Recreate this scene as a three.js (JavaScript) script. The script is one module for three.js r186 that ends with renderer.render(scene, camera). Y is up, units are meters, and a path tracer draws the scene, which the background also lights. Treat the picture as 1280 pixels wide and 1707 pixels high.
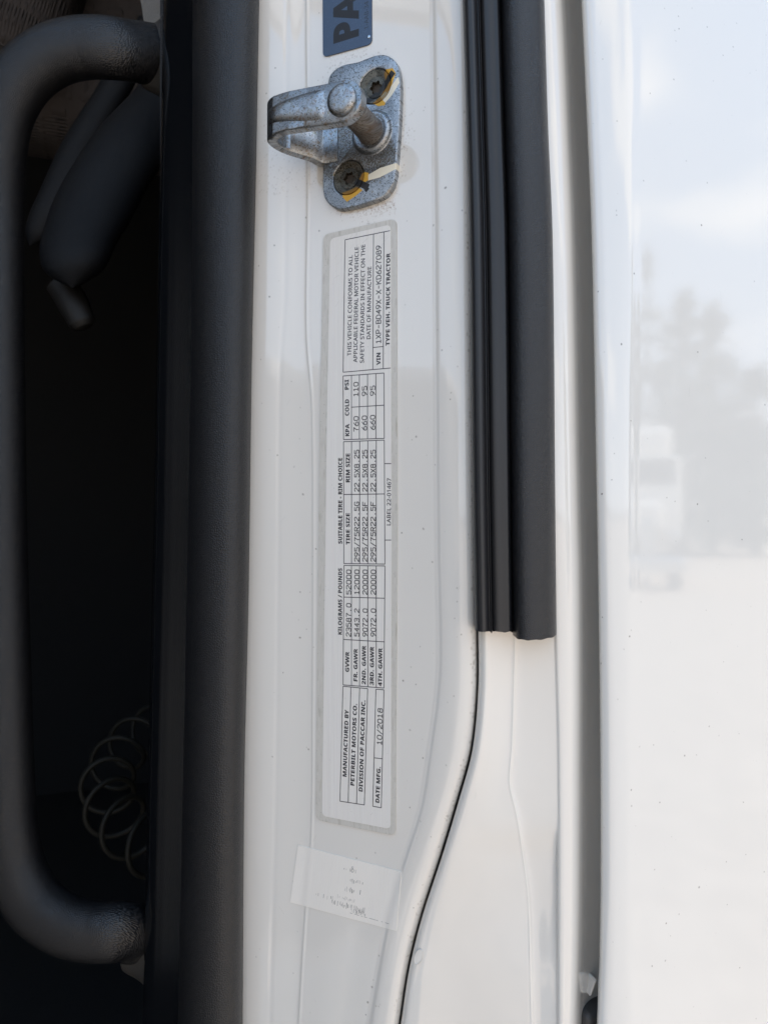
import * as THREE from 'three';
import { mergeGeometries, mergeVertices, toCreasedNormals } from 'three/addons/utils/BufferGeometryUtils.js';
import { RoundedBoxGeometry } from 'three/addons/geometries/RoundedBoxGeometry.js';

// ---------------------------------------------------------------- camera, sky, sun, exposure
const F = 1200, CX = 640, CY = 853.5;                 // focal length and centre, in pixels of the 1280 x 1707 photograph
const scene = new THREE.Scene();
const camera = new THREE.PerspectiveCamera(2 * Math.atan(853.5 / F) * 180 / Math.PI, 767 / 1024, 0.02, 400);
camera.position.set(0, 0, 0);
camera.lookAt(0, 0, -1);
camera.focus = 0.352;
camera.userData.fStop = 22;
const renderer = new THREE.WebGLRenderer({ antialias: true });
renderer.setSize(767, 1024);
renderer.toneMapping = THREE.LinearToneMapping;
renderer.toneMappingExposure = 1.74;
renderer.shadowMap.enabled = true;

let seed = 20;
function rnd() { seed = (seed * 1664525 + 1013904223) >>> 0; return seed / 4294967296; }
const rr = (a, b) => a + (b - a) * rnd();
function hash3(x, y, z) {
  let h = (x * 374761393 + y * 668265263 + z * 2147483647) | 0;
  h = Math.imul(h ^ (h >>> 13), 1274126177); h = Math.imul(h ^ (h >>> 16), 2246822519);
  return ((h ^ (h >>> 15)) >>> 0) / 4294967296;
}
const smooth = (a, b, x) => { const t = Math.min(1, Math.max(0, (x - a) / (b - a))); return t * t * (3 - 2 * t); };
const lerp = (a, b, t) => a + (b - a) * t;
function noise3(x, y, z) {
  const xi = Math.floor(x), yi = Math.floor(y), zi = Math.floor(z);
  const f = t => t * t * (3 - 2 * t), u = f(x - xi), v = f(y - yi), w = f(z - zi);
  const c = (i, j, k) => hash3(xi + i, yi + j, zi + k);
  return lerp(lerp(lerp(c(0, 0, 0), c(1, 0, 0), u), lerp(c(0, 1, 0), c(1, 1, 0), u), v),
    lerp(lerp(c(0, 0, 1), c(1, 0, 1), u), lerp(c(0, 1, 1), c(1, 1, 1), u), v), w);
}
function fbm(x, y, z, n = 5) { let s = 0, a = 0.5, t = 0; for (let i = 0; i < n; i++) { s += a * noise3(x, y, z); t += a; a *= 0.5; x *= 2.03; y *= 2.03; z *= 2.03; } return s / t; }

const sunDir = new THREE.Vector3(0.22, 0.87, -0.44).normalize();   // behind the cab: this side of it stands in open shade
{
  const W = 1024, H = 512, data = new Float32Array(W * H * 4);
  for (let j = 0; j < H; j++) {
    const el = ((j + 0.5) / H - 0.5) * Math.PI, ce = Math.cos(el), y = Math.sin(el);
    for (let i = 0; i < W; i++) {
      const az = ((i + 0.5) / W - 0.5) * 2 * Math.PI, x = ce * Math.cos(az), z = ce * Math.sin(az);
      const up = Math.max(0, y), h = Math.pow(1 - up, 3.2);
      let r = lerp(0.35, 0.88, h), g = lerp(0.55, 0.90, h), b = lerp(0.85, 0.92, h);
      const sd = Math.max(0, x * sunDir.x + y * sunDir.y + z * sunDir.z), glow = 0.9 * Math.pow(sd, 14);
      r += glow; g += glow * 0.97; b += glow * 0.9;
      const k = 1 / (up + 0.22), n = fbm(x * k * 2.1 + 14.5, z * k * 2.1 + 2, up * 2, 6);
      const c = smooth(0.55, 0.7, n) * smooth(0.0, 0.12, up), wgt = 0.85 * c;
      r = lerp(r, 1.1, wgt); g = lerp(g, 1.1, wgt); b = lerp(b, 1.1, wgt);
      if (y < 0) { r = 0.4; g = 0.38; b = 0.36; }
      const o = (j * W + i) * 4; data[o] = r; data[o + 1] = g; data[o + 2] = b; data[o + 3] = 1;
    }
  }
  const sky = new THREE.DataTexture(data, W, H, THREE.RGBAFormat, THREE.FloatType);
  sky.mapping = THREE.EquirectangularReflectionMapping; sky.magFilter = THREE.LinearFilter; sky.minFilter = THREE.LinearFilter;
  sky.wrapS = THREE.RepeatWrapping; sky.needsUpdate = true;
  scene.background = sky; scene.environment = sky;
}
const sun = new THREE.DirectionalLight(new THREE.Color(1, 0.94, 0.85), 3.6);
sun.position.copy(sunDir).multiplyScalar(60); sun.castShadow = true;
Object.assign(sun.shadow.camera, { left: -45, right: 45, top: 45, bottom: -45, near: 1, far: 140 });
sun.shadow.mapSize.set(4096, 4096);
scene.add(sun, sun.target);

// ---------------------------------------------------------------- helpers
const used = {};
function numbered(name) { const n = used[name] = (used[name] ?? -1) + 1; return n ? `${name}_${String(n).padStart(3, '0')}` : name; }
function tag(o, label, category, group) { o.userData.label = label; if (category) o.userData.category = category; if (group) o.userData.group = group; return o; }
function thing(name, label, category, pos = [0, 0, 0], turn = 0, group) {
  const o = new THREE.Group(); o.name = numbered(name); o.position.set(...pos); o.rotation.y = turn; scene.add(o);
  return tag(o, label, category, group);
}
function mesh(name, geo, mat, parent) {
  const g = Array.isArray(geo) ? mergeGeometries(geo.map(q => { const h = q.index ? q.toNonIndexed() : q; for (const k of Object.keys(h.attributes)) if (!['position', 'normal', 'uv'].includes(k)) h.deleteAttribute(k); return h; })) : geo;
  const m = new THREE.Mesh(g, mat); m.name = parent === scene ? numbered(name) : name; m.castShadow = m.receiveShadow = true;
  parent.add(m); return m;
}
// value at y of a list of [y, x], smoothly joined
function spl(list, y) {
  const n = list.length;
  if (y <= list[0][0]) { const s = (list[1][1] - list[0][1]) / (list[1][0] - list[0][0]); return list[0][1] + Math.max(y - list[0][0], -900) * s; }
  if (y >= list[n - 1][0]) { const a = list[n - 2], b = list[n - 1], s = (b[1] - a[1]) / (b[0] - a[0]); return b[1] + Math.min(y - b[0], 900) * s; }
  let i = 0; while (y > list[i + 1][0]) i++;
  const p = k => list[Math.min(n - 1, Math.max(0, k))], a = p(i), b = p(i + 1), dx = b[0] - a[0];
  const sl = k => { const q = p(k - 1), r = p(k + 1); return (r[1] - q[1]) / (r[0] - q[0]); };
  const t = (y - a[0]) / dx, t2 = t * t, t3 = t2 * t;
  return (2 * t3 - 3 * t2 + 1) * a[1] + (t3 - 2 * t2 + t) * sl(i) * dx + (-2 * t3 + 3 * t2) * b[1] + (t3 - t2) * sl(i + 1) * dx;
}
const at = (x, y, d) => new THREE.Vector3((x - CX) / F * d, (CY - y) / F * d, -d);
const num = (v, y) => typeof v === 'function' ? v(y) : v;
// a profile is a list of [x, d] (numbers or functions of the row); one row of it at height Y as points in the horizontal plane
function rowOf(profile, Y, per) {
  const pts = profile.map(([x, d]) => {
    let dd = num(d, CY), py = CY - Y * F / dd; dd = num(d, py); py = CY - Y * F / dd;
    return new THREE.Vector3((num(x, py) - CX) / F * dd, Y, -dd);
  });
  return new THREE.CatmullRomCurve3(pts, false, 'centripetal').getPoints ? curvePts(pts, per) : pts;
}
function curvePts(pts, per) {
  const c = new THREE.CatmullRomCurve3(pts, false, 'centripetal'), n = (pts.length - 1) * per, out = [];
  for (let i = 0; i <= n; i++) out.push(c.getPoint(i / n));
  return out;
}
function gridGeo(rows, uvFn, crease) {
  const m = rows[0].length, n = rows.length, pos = [], uv = [], idx = [];
  for (let j = 0; j < n; j++) { let s = 0; for (let i = 0; i < m; i++) { const p = rows[j][i]; if (i) s += Math.hypot(p.x - rows[j][i - 1].x, p.z - rows[j][i - 1].z); pos.push(p.x, p.y, p.z); const w = uvFn ? uvFn(p, s) : [s, p.y]; uv.push(w[0], w[1]); } }
  for (let j = 0; j < n - 1; j++) for (let i = 0; i < m - 1; i++) { const a = j * m + i; idx.push(a, a + m, a + 1, a + 1, a + m, a + m + 1); }
  const g = new THREE.BufferGeometry();
  g.setAttribute('position', new THREE.Float32BufferAttribute(pos, 3)); g.setAttribute('uv', new THREE.Float32BufferAttribute(uv, 2)); g.setIndex(idx);
  g.computeVertexNormals();
  return crease ? toCreasedNormals(g, crease) : g;
}
// rows from the floor of the cab to its roof, close together where the photograph looks
const HY = []; for (let y = 1.24; y > -0.9; y -= Math.abs(y) < 0.32 ? 0.004 : 0.03) HY.push(y);
const HYfrom = (lo, hi) => HY.filter(y => y > lo && y < hi).concat([lo, hi]).sort((a, b) => b - a);
const sweep = (profile, per, ys = HY, warp, uvFn) => gridGeo(ys.map(Y => { const r = rowOf(profile, Y, per); return warp ? r.map(warp) : r; }), uvFn);

// ---- the plane of the pillar face that carries the striker and the stickers: u to the right, v up, w out of it
const TILT = 25 * Math.PI / 180, P0 = new THREE.Vector3(-0.0129, 0, -0.36), SN = Math.sin(TILT), CS = Math.cos(TILT);
function J(x, y, w = 0) {
  const k = (x - CX) / F, u = (k * (0.36 - CS * w) + 0.0129 + SN * w) / (CS + SN * k);
  return [u, (CY - y) / F * (0.36 - u * SN - w * CS)];
}
const fromJ = (u, v, w) => new THREE.Vector3(P0.x + u * CS - w * SN, v, P0.z + u * SN + w * CS);
const dj = x => 0.7591 / ((x - CX) / F + 2.1445);

// ---------------------------------------------------------------- textures
function dataTex(n, m, fn, srgb) {
  const d = new Uint8Array(n * m * 4);
  for (let j = 0; j < m; j++) for (let i = 0; i < n; i++) { const c = fn(i, j), o = (j * n + i) * 4; d[o] = c[0]; d[o + 1] = c[1]; d[o + 2] = c[2]; d[o + 3] = 255; }
  const t = new THREE.DataTexture(d, n, m); t.magFilter = THREE.LinearFilter; t.minFilter = THREE.LinearMipmapLinearFilter; t.generateMipmaps = true;
  t.wrapS = t.wrapT = THREE.RepeatWrapping; if (srgb) t.colorSpace = THREE.SRGBColorSpace; t.needsUpdate = true; return t;
}
function cells(n, G, s, stretch = 1) {                    // leather-like grain, tiling
  const px = [], py = [];
  for (let i = 0; i < G * G; i++) { px.push(hash3(i, s, 1)); py.push(hash3(i, s, 2)); }
  return dataTex(n, n, (i, j) => {
    const x = i / n * G, y = j / n * G, cx = Math.floor(x), cy = Math.floor(y); let a = 9, b = 9;
    for (let q = -1; q < 2; q++) for (let p = -1; p < 2; p++) {
      const k = ((cy + q + G) % G) * G + (cx + p + G) % G, d = Math.hypot((cx + p + px[k] - x) * stretch, cy + q + py[k] - y);
      if (d < a) { b = a; a = d; } else if (d < b) b = d;
    }
    const e = smooth(0.0, 0.5, b - a) * 200 + 40 * hash3(i, j, s); return [e, e, e];
  });
}
function rep(t, metres) { const c = t.clone(); c.repeat.set(1 / metres, 1 / metres); c.needsUpdate = true; return c; }
const grainTex = cells(512, 44, 3, 0.8);
const fineTex = dataTex(256, 256, (i, j) => { const v = 255 * hash3(i, j, 9); return [v, v, v]; });
const wovenTex = dataTex(256, 256, (i, j) => { const a = Math.sin(i / 256 * Math.PI * 2 * 16), b = Math.sin(j / 256 * Math.PI * 2 * 16), v = 128 + 127 * Math.max(a * (((j >> 4) & 1) ? 1 : 0.2), b * (((i >> 4) & 1) ? 1 : 0.2)); return [v, v, v]; });
const orangePeel = dataTex(512, 512, (i, j) => { const t = (x, y) => fbm(x, y, 4.2, 3); const u = i / 512, v = j / 512, a = 24; const w = lerp(lerp(t(u * a, v * a), t((u - 1) * a, v * a), u), lerp(t(u * a, (v - 1) * a), t((u - 1) * a, (v - 1) * a), u), v); return [w * 255, w * 255, w * 255]; });

function canvas(w, h) { const c = document.createElement('canvas'); c.width = Math.round(w); c.height = Math.round(h); return [c, c.getContext('2d')]; }
function canvasTex(c, srgb = true) { const t = new THREE.CanvasTexture(c); if (srgb) t.colorSpace = THREE.SRGBColorSpace; t.anisotropy = 8; return t; }

// ---------------------------------------------------------------- materials
const PAINT = [0.76, 0.725, 0.67];
function paint(map, ior = 1.48, rough = 0.02) {
  return new THREE.MeshPhysicalMaterial({ color: map ? 0xffffff : new THREE.Color().setRGB(...PAINT), map: map || null, roughness: Math.max(0.05, rough), clearcoat: 1, clearcoatRoughness: rough, ior, bumpMap: rep(orangePeel, 0.05), bumpScale: 0.000012 });
}
const paintPlain = paint(), flankPaint = paint(null, 1.6);
const blackVinyl = new THREE.MeshPhysicalMaterial({ color: new THREE.Color().setRGB(0.012, 0.012, 0.013), roughness: 0.38, bumpMap: rep(grainTex, 0.055), bumpScale: 0.0002 });
const handleVinyl = new THREE.MeshPhysicalMaterial({ color: new THREE.Color().setRGB(0.007, 0.007, 0.008), roughness: 0.27, bumpMap: rep(grainTex, 0.045), bumpScale: 0.00026 });
const glossBlack = new THREE.MeshPhysicalMaterial({ color: new THREE.Color().setRGB(0.004, 0.0045, 0.0055), roughness: 0.1, bumpMap: rep(fineTex, 0.05), bumpScale: 0.00001 });
const rubber = new THREE.MeshPhysicalMaterial({ color: new THREE.Color().setRGB(0.013, 0.013, 0.0145), roughness: 0.29, bumpMap: rep(grainTex, 0.035), bumpScale: 0.0002 });
const rubberSmooth = new THREE.MeshPhysicalMaterial({ color: new THREE.Color().setRGB(0.018, 0.018, 0.02), roughness: 0.36, bumpMap: rep(fineTex, 0.04), bumpScale: 0.00002 });
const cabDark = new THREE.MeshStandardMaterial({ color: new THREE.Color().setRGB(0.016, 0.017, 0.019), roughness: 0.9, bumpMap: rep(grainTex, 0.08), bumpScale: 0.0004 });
const greyCloth = new THREE.MeshStandardMaterial({ color: new THREE.Color().setRGB(0.2, 0.19, 0.175), roughness: 1, bumpMap: rep(fineTex, 0.06), bumpScale: 0.0006 });
const seatCloth = new THREE.MeshStandardMaterial({ color: new THREE.Color().setRGB(0.05, 0.041, 0.037), roughness: 0.95, bumpMap: rep(wovenTex, 0.6), bumpScale: 0.004 });
const darkPlastic = new THREE.MeshPhysicalMaterial({ color: new THREE.Color().setRGB(0.004, 0.0045, 0.006), specularIntensity: 0.6, roughness: 0.55, bumpMap: rep(grainTex, 0.05), bumpScale: 0.0002 });

// ---------------------------------------------------------------- the cab
const TH = 20 * Math.PI / 180, T = new THREE.Vector3(Math.cos(TH), 0, -Math.sin(TH)), N = new THREE.Vector3(Math.sin(TH), 0, Math.cos(TH)), PR = new THREE.Vector3(0.1076, 0, -0.331);
const cab = thing('truck_cab', 'white painted truck cab with the door pillar bare and its door open', 'truck');
const slab = (name, t0, t1, n0, n1, y0, y1, m, parent = cab) => {
  const b = new THREE.BoxGeometry(t1 - t0, y1 - y0, n1 - n0);
  const o = mesh(name, b, m, parent); o.position.copy(PR).addScaledVector(T, (t0 + t1) / 2).addScaledVector(N, (n0 + n1) / 2); o.position.y = (y0 + y1) / 2; o.rotation.y = TH; return o;
};
slab('roof', -1.6, 1.7, -2.3, 0, 1.25, 1.3, paintPlain);
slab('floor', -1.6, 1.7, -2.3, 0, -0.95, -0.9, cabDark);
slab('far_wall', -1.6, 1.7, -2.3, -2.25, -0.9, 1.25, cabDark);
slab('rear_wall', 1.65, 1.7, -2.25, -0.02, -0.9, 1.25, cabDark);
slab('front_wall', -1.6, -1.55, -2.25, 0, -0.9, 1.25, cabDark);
slab('front_pillar', -1.55, -1.1, -0.1, -0.01, -0.9, 1.25, paintPlain);
slab('door_header', -1.1, -0.08, -0.12, -0.03, 1.06, 1.25, paintPlain);
slab('door_sill', -1.1, -0.08, -0.12, -0.03, -0.9, -0.78, cabDark);
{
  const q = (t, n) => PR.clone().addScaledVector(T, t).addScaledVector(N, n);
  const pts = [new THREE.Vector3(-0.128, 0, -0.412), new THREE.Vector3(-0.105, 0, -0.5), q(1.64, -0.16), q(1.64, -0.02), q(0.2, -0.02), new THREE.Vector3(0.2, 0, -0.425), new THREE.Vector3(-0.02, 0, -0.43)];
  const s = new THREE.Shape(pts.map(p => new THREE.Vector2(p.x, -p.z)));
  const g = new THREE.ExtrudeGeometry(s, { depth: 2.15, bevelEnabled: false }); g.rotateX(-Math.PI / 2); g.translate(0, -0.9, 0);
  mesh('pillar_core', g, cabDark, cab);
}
// joint between the pillar face and the side of the cab, and the lines that run beside it
const xJoint = y => spl([[0, 787], [600, 790], [1050, 795], [1150, 795], [1250, 785], [1335, 762], [1425, 735], [1530, 701], [1615, 680], [1700, 667]], y);
const xBead = y => spl([[0, 718], [330, 722], [900, 726], [1100, 729], [1170, 724], [1250, 713], [1350, 697], [1447, 666], [1550, 640], [1694, 614]], y);
const xCrease = y => spl([[0, 512], [320, 514], [550, 512], [680, 521], [900, 523], [1200, 522], [1390, 520], [1508, 511], [1600, 505], [1707, 499]], y);
const xCrease2 = y => spl([[0, 478], [335, 476], [500, 474], [620, 467], [900, 464], [1300, 460], [1707, 450]], y);
const off = (f, o) => y => f(y) + o;
const dOf = (f, o, e) => y => dj(f(y) + o) + e;
const rowBead = o => [off(xBead, o), dOf(xBead, o, 0)];
const between = (a, b, t) => y => lerp(a(y), b(y), t);
const pillarProfile = [
  [off(xCrease2, -110), dOf(xCrease2, -110, -0.003)], [off(xCrease2, -70), dOf(xCrease2, -70, -0.0042)], [off(xCrease2, -36), dOf(xCrease2, -36, -0.0036)], [off(xCrease2, -7), dOf(xCrease2, -7, -0.0019)],
  [off(xCrease2, 0), dOf(xCrease2, 0, -0.0013)], [off(xCrease2, 7), dOf(xCrease2, 7, -0.0011)],
  [between(xCrease2, xCrease, 0.6), y => dj(lerp(xCrease2(y), xCrease(y), 0.6)) - 0.0002],
  [off(xCrease, -6), dOf(xCrease, -6, 0.00014)], [off(xCrease, -3), dOf(xCrease, -3, 0.00006)], [off(xCrease, -0.8), dOf(xCrease, -0.8, -0.00017)], [off(xCrease, 1.2), dOf(xCrease, 1.2, -0.00012)], [off(xCrease, 3.4), dOf(xCrease, 3.4, 0)], [off(xCrease, 9), dOf(xCrease, 9, 0)], [off(xCrease, 40), dOf(xCrease, 40, 0)],
  [between(xCrease, xBead, 0.5), y => dj(lerp(xCrease(y), xBead(y), 0.5))], rowBead(-40), rowBead(-8), rowBead(-2.5), [off(xBead, -0.3), dOf(xBead, -0.3, -0.0001)], [off(xBead, 2.2), dOf(xBead, 2.2, -0.0002)], [off(xBead, 4.5), dOf(xBead, 4.5, -0.0004)], [off(xBead, 9), dOf(xBead, 9, -0.00085)],
  [between(xBead, xJoint, 0.35), y => dj(lerp(xBead(y), xJoint(y), 0.35)) - 0.0011], [between(xBead, xJoint, 0.6), y => dj(lerp(xBead(y), xJoint(y), 0.6)) - 0.0006],
  [between(xBead, xJoint, 0.8), y => dj(lerp(xBead(y), xJoint(y), 0.8)) + 0.0009], [off(xJoint, -5), dOf(xJoint, -5, 0.0033)], [off(xJoint, -1.5), dOf(xJoint, -1.5, 0.006)], [off(xJoint, 0), dOf(xJoint, 0, 0.012)], [off(xJoint, 0.5), dOf(xJoint, 0.5, 0.02)],
];
function pillarWarp(p) {                                // pressed sheet is never quite flat, least of all beside its folds
  const d = -p.z, x = CX + p.x / d * F, k = smooth(528, 470, x) + 0.9 * smooth(700, 745, x);
  const a = 0.00042 * k * (fbm(p.x * 55 + 3, p.y * 7, 1, 3) - 0.5);
  return new THREE.Vector3(p.x - SN * a, p.y, p.z + CS * a);
}
const pillarRow = Y => rowOf(pillarProfile, Y, 6).map(pillarWarp);
function onPillar(x, y, lift) {                           // the point of the pillar face seen at x, y, lifted off it a little
  let d = dj(x);
  for (let k = 0; k < 3; k++) {
    const r = pillarRow((CY - y) / F * d);
    for (let i = 1; i < r.length; i++) {
      const a = CX + r[i - 1].x / -r[i - 1].z * F, b = CX + r[i].x / -r[i].z * F;
      if (x >= a && x <= b && b > a) { d = -lerp(r[i - 1].z, r[i].z, (x - a) / (b - a)); break; }
    }
  }
  const p = at(x, y, d); p.x -= SN * lift; p.z += CS * lift; return p;
}
const U0 = -0.075, U1 = 0.085, V0 = -0.29, V1 = 0.29;
const grime = (() => {
  const S = 3500, [c, g] = canvas((U1 - U0) * S, (V1 - V0) * S);
  g.fillStyle = 'rgb(226,221,213)'; g.fillRect(0, 0, c.width, c.height);
  const P = (x, y) => { const [u, v] = J(x, y); return [(u - U0) * S, (V1 - v) * S]; };
  for (let i = 0; i < 190; i++) {                          // flecks of dirt
    const [x, y] = P(rr(430, 770), rr(0, 1700)), r = rr(0.5, 1.7) * (rnd() < 0.1 ? 1.6 : 1);
    g.fillStyle = `rgba(70,62,52,${rr(0.1, 0.5)})`; g.beginPath(); g.ellipse(x, y, r, r * rr(0.5, 1.4), rr(0, 3), 0, 7); g.fill();
  }
  for (let i = 0; i < 900; i++) {                          // worn grease specks round the striker plate
    const a = rr(0, 6.283), t = Math.abs(rr(-1, 1) * rr(0, 1)), [x, y] = P(602 + Math.cos(a) * (66 + 26 * t), 222 + Math.sin(a) * (126 + 34 * t));
    g.fillStyle = `rgba(112,92,70,${rr(0.04, 0.22)})`; g.beginPath(); g.arc(x, y, rr(0.4, 1.6), 0, 7); g.fill();
  }
  for (let i = 0; i < 700; i++) {
    const [x, y] = P(rr(560, 660), 348 + Math.abs(rr(-1, 1)) * rr(0, 22) - (i % 100) * 0.2);
    g.fillStyle = `rgba(120,84,56,${rr(0.05, 0.28)})`; g.beginPath(); g.arc(x, y, rr(0.4, 1.3), 0, 7); g.fill();
  }
  for (let i = 0; i < 500; i++) {
    const [x, y] = P(rr(432, 545), rr(190, 330));
    g.fillStyle = `rgba(120,100,78,${rr(0.02, 0.1)})`; g.beginPath(); g.arc(x, y, rr(0.5, 2.2), 0, 7); g.fill();
  }
  for (let i = 0; i < 1500; i++) {                         // dirt caught along the joint and beside the seal
    const yy = rr(0, 1700), [x, y] = P(xJoint(yy) - Math.abs(rr(0, 1) * rr(0, 1)) * 16, yy);
    g.fillStyle = `rgba(104,92,76,${rr(0.04, 0.24)})`; g.beginPath(); g.ellipse(x, y, rr(0.4, 1.2), rr(0.5, 3.5), 0, 0, 7); g.fill();
  }
  for (let i = 0; i < 26; i++) {                           // hair scratches
    const [x, y] = P(rr(440, 770), rr(0, 1700)); g.strokeStyle = `rgba(120,112,102,${rr(0.06, 0.22)})`; g.lineWidth = rr(0.4, 0.9);
    g.beginPath(); g.moveTo(x, y); g.lineTo(x + rr(-12, 12), y + rr(-14, 14)); g.stroke();
  }
  return canvasTex(c);
})();
const uvJ = p => { const u = (p.x - P0.x) * CS + (p.z - P0.z) * SN; return [(u - U0) / (U1 - U0), (p.y - V0) / (V1 - V0)]; };
const pillarPaint = paint(grime); pillarPaint.bumpMap = null;
mesh('door_pillar', sweep(pillarProfile, 6, HY, pillarWarp, uvJ), pillarPaint, cab);

// the side of the cab behind the joint: rounded lip, shallow seat for the seal, rounded flange, then the dark channel
const dJt = e => y => dj(xJoint(y)) + e;
const xr1 = y => spl([[0, 846], [900, 857], [1060, 859], [1150, 857], [1244, 854], [1306, 850], [1356, 861], [1412, 870], [1500, 881], [1650, 885]], y);
const xr2 = y => spl([[0, 900], [900, 922], [1060, 925], [1150, 927.5], [1250, 930], [1400, 931], [1650, 931]], y);
const fl = y => spl([[0, -29], [200, -20], [400, -12], [800, -4], [1000, 0], [1450, 0], [1640, -3], [1707, -5]], y);
const mixd = (a, b, t) => y => lerp(num(a, y), num(b, y), t);
const dSeat = y => 0.3372 + 0.0019 * smooth(1370, 1440, y) - 0.0012 * smooth(1500, 1640, y);
const flank = [
  [off(xJoint, 0.7), dJt(0.02)], [off(xJoint, 1.0), dJt(0.008)], [off(xJoint, 2.5), dJt(0.003)], [off(xJoint, 6), dJt(0.0008)], [off(xJoint, 14), dJt(-0.0008)],
  [mixd(xJoint, xr1, 0.4), mixd(dJt(-0.001), dSeat, 0.35)], [mixd(xJoint, xr1, 0.75), mixd(dJt(0), dSeat, 0.8)],
  [off(xr1, -7), y => dSeat(y) - 0.0001], [off(xr1, -3.5), y => dSeat(y) - 0.0002], [off(xr1, -0.8), y => dSeat(y) - 0.0004], [off(xr1, 1.6), y => dSeat(y) - 0.0001], [off(xr1, 4), y => dSeat(y) + 0.0003], [off(xr1, 9), y => dSeat(y) + 0.0005],
  [mixd(xr1, xr2, 0.55), y => dSeat(y) - 0.0008], [off(xr2, -5), y => dSeat(y) - 0.0024], [off(xr2, -1.5), 0.3345], [off(xr2, 2), 0.3338], [off(xr2, 7), 0.3335],
  [y => 943 + fl(y), 0.3337], [y => 951 + fl(y), 0.3347], [y => 958 + fl(y), 0.3364], [y => 964 + fl(y), 0.3392], [y => 969 + fl(y), 0.3432], [y => 976 + fl(y), 0.350], [y => 986 + fl(y), 0.3555], [y => 1004 + fl(y), 0.359], [1070, 0.361],
];
function flankWarp(p) { const a = 0.0017 * (fbm(p.x * 20 + 9, p.y * 13 + 4, 2, 2) - 0.5) * smooth(0.115, 0.08, p.x); return new THREE.Vector3(p.x, p.y, p.z + a); }
mesh('seal_flange', sweep(flank, 6, HY, flankWarp), flankPaint, cab);

const xEdge = y => spl([[0, 968], [200, 977], [400, 985], [800, 993], [1000, 996.5], [1200, 999], [1450, 1000], [1600, 998], [1640, 996.5], [1707, 993.5]], y);
const PX0 = PR.x, panelD = X => 0.331 + (X - PX0) * Math.tan(TH);
const onPanel = X => [y => CX + X / panelD(X) * F, panelD(X)];
const hem = [[off(xEdge, 30), 0.3535], [off(xEdge, 10), 0.3495], [off(xEdge, 2.2), 0.3455], [off(xEdge, 0.3), 0.3425], [off(xEdge, 0), 0.3395], [off(xEdge, 1.4), 0.3365], [off(xEdge, 5), 0.3342], [off(xEdge, 10), 0.3330], [off(xEdge, 18), 0.3321], [off(xEdge, 27), 0.3319]];
for (const X of [0.112, 0.120, 0.14, 0.17, 0.22, 0.3, 0.6, 1.2, 1.64]) hem.push(onPanel(X));
const panelTex = (() => {
  const S = 3900, w = 0.26, h = 0.52, [c, g] = canvas(w * S, h * S);
  g.fillStyle = 'rgb(223,221,216)'; g.fillRect(0, 0, c.width, c.height);
  for (let i = 0; i < 270; i++) {
    const x = rr(0, c.width), y = rr(0, c.height), r = rr(0.5, 1.6) * (rnd() < 0.12 ? 1.8 : 1);
    g.fillStyle = `rgba(62,58,54,${rr(0.12, 0.6)})`; g.beginPath(); g.ellipse(x, y, r, r * rr(0.5, 1.3), rr(0, 3), 0, 7); g.fill();
  }
  for (let i = 0; i < 30; i++) { const x = rr(0, c.width), y = rr(0, c.height); g.strokeStyle = `rgba(130,126,120,${rr(0.05, 0.2)})`; g.lineWidth = rr(0.4, 0.8); g.beginPath(); g.moveTo(x, y); g.lineTo(x + rr(-9, 9), y + rr(-3, 20)); g.stroke(); }
  for (let i = 0; i < 700; i++) { g.fillStyle = `rgba(110,104,96,${rr(0.06, 0.22)})`; g.beginPath(); g.arc(rr(0, c.width), rr(0, c.height), rr(0.3, 0.8), 0, 7); g.fill(); }
  const t = canvasTex(c); t.wrapS = t.wrapT = THREE.MirroredRepeatWrapping; t.repeat.set(1 / w, 1 / h); t.offset.set(0, 0.5); return t;
})();
const sidePaint = paint(panelTex, 1.75, 0.05);
mesh('side_panel', sweep(hem, 6), sidePaint, cab);
// drops of sealant beside the joint
for (const [x, y, a] of [[786.5, 1325, 0.32], [697.5, 1595, 0.36], [816, 1052, 0]]) {
  const g = new THREE.TorusGeometry(0.0026, 0.00016, 8, 28); g.scale(0.72, 1.5, 1.4);
  const b = new THREE.SphereGeometry(0.0026, 20, 12); b.scale(0.7, 1.45, 0.05);
  const m = mesh('sealant_drop', [g, b], paintPlain, cab), d = x > 800 ? 0.3405 : dj(xJoint(y)) - 0.0006;
  m.position.copy(at(x, y, d)); m.rotation.set(0, -0.35, -a);
}
{
  const g = new RoundedBoxGeometry(0.02, 0.07, 0.012, 4, 0.003); const m = mesh('channel_plug', g, new THREE.MeshStandardMaterial({ color: new THREE.Color().setRGB(0.05, 0.048, 0.046), roughness: 0.5 }), cab);
  m.position.copy(at(990, 1790, 0.3535)); m.rotation.y = 0.5;
  const w = new RoundedBoxGeometry(0.0016, 0.009, 0.005, 4, 0.0007); const q = mesh('channel_tab', w, paintPlain, cab); q.position.copy(at(983, 1641, 0.3535)); q.rotation.set(0.25, 0.5, -0.35);
}
// ---- lining strip inside, just seen above the handle
{
  const s = [at(238, -160, 0.56), at(239, 0, 0.56), at(246, 52, 0.56), at(292, 20, 0.56), at(300, -160, 0.56)];
  const g = new THREE.ExtrudeGeometry(new THREE.Shape(s.map(p => new THREE.Vector2(p.x, p.y))), { depth: 0.02, bevelEnabled: true, bevelSize: 0.002, bevelThickness: 0.002, bevelSegments: 3 });
  g.translate(0, 0, -0.58); mesh('cab_lining', g, greyCloth, cab);
}

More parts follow.
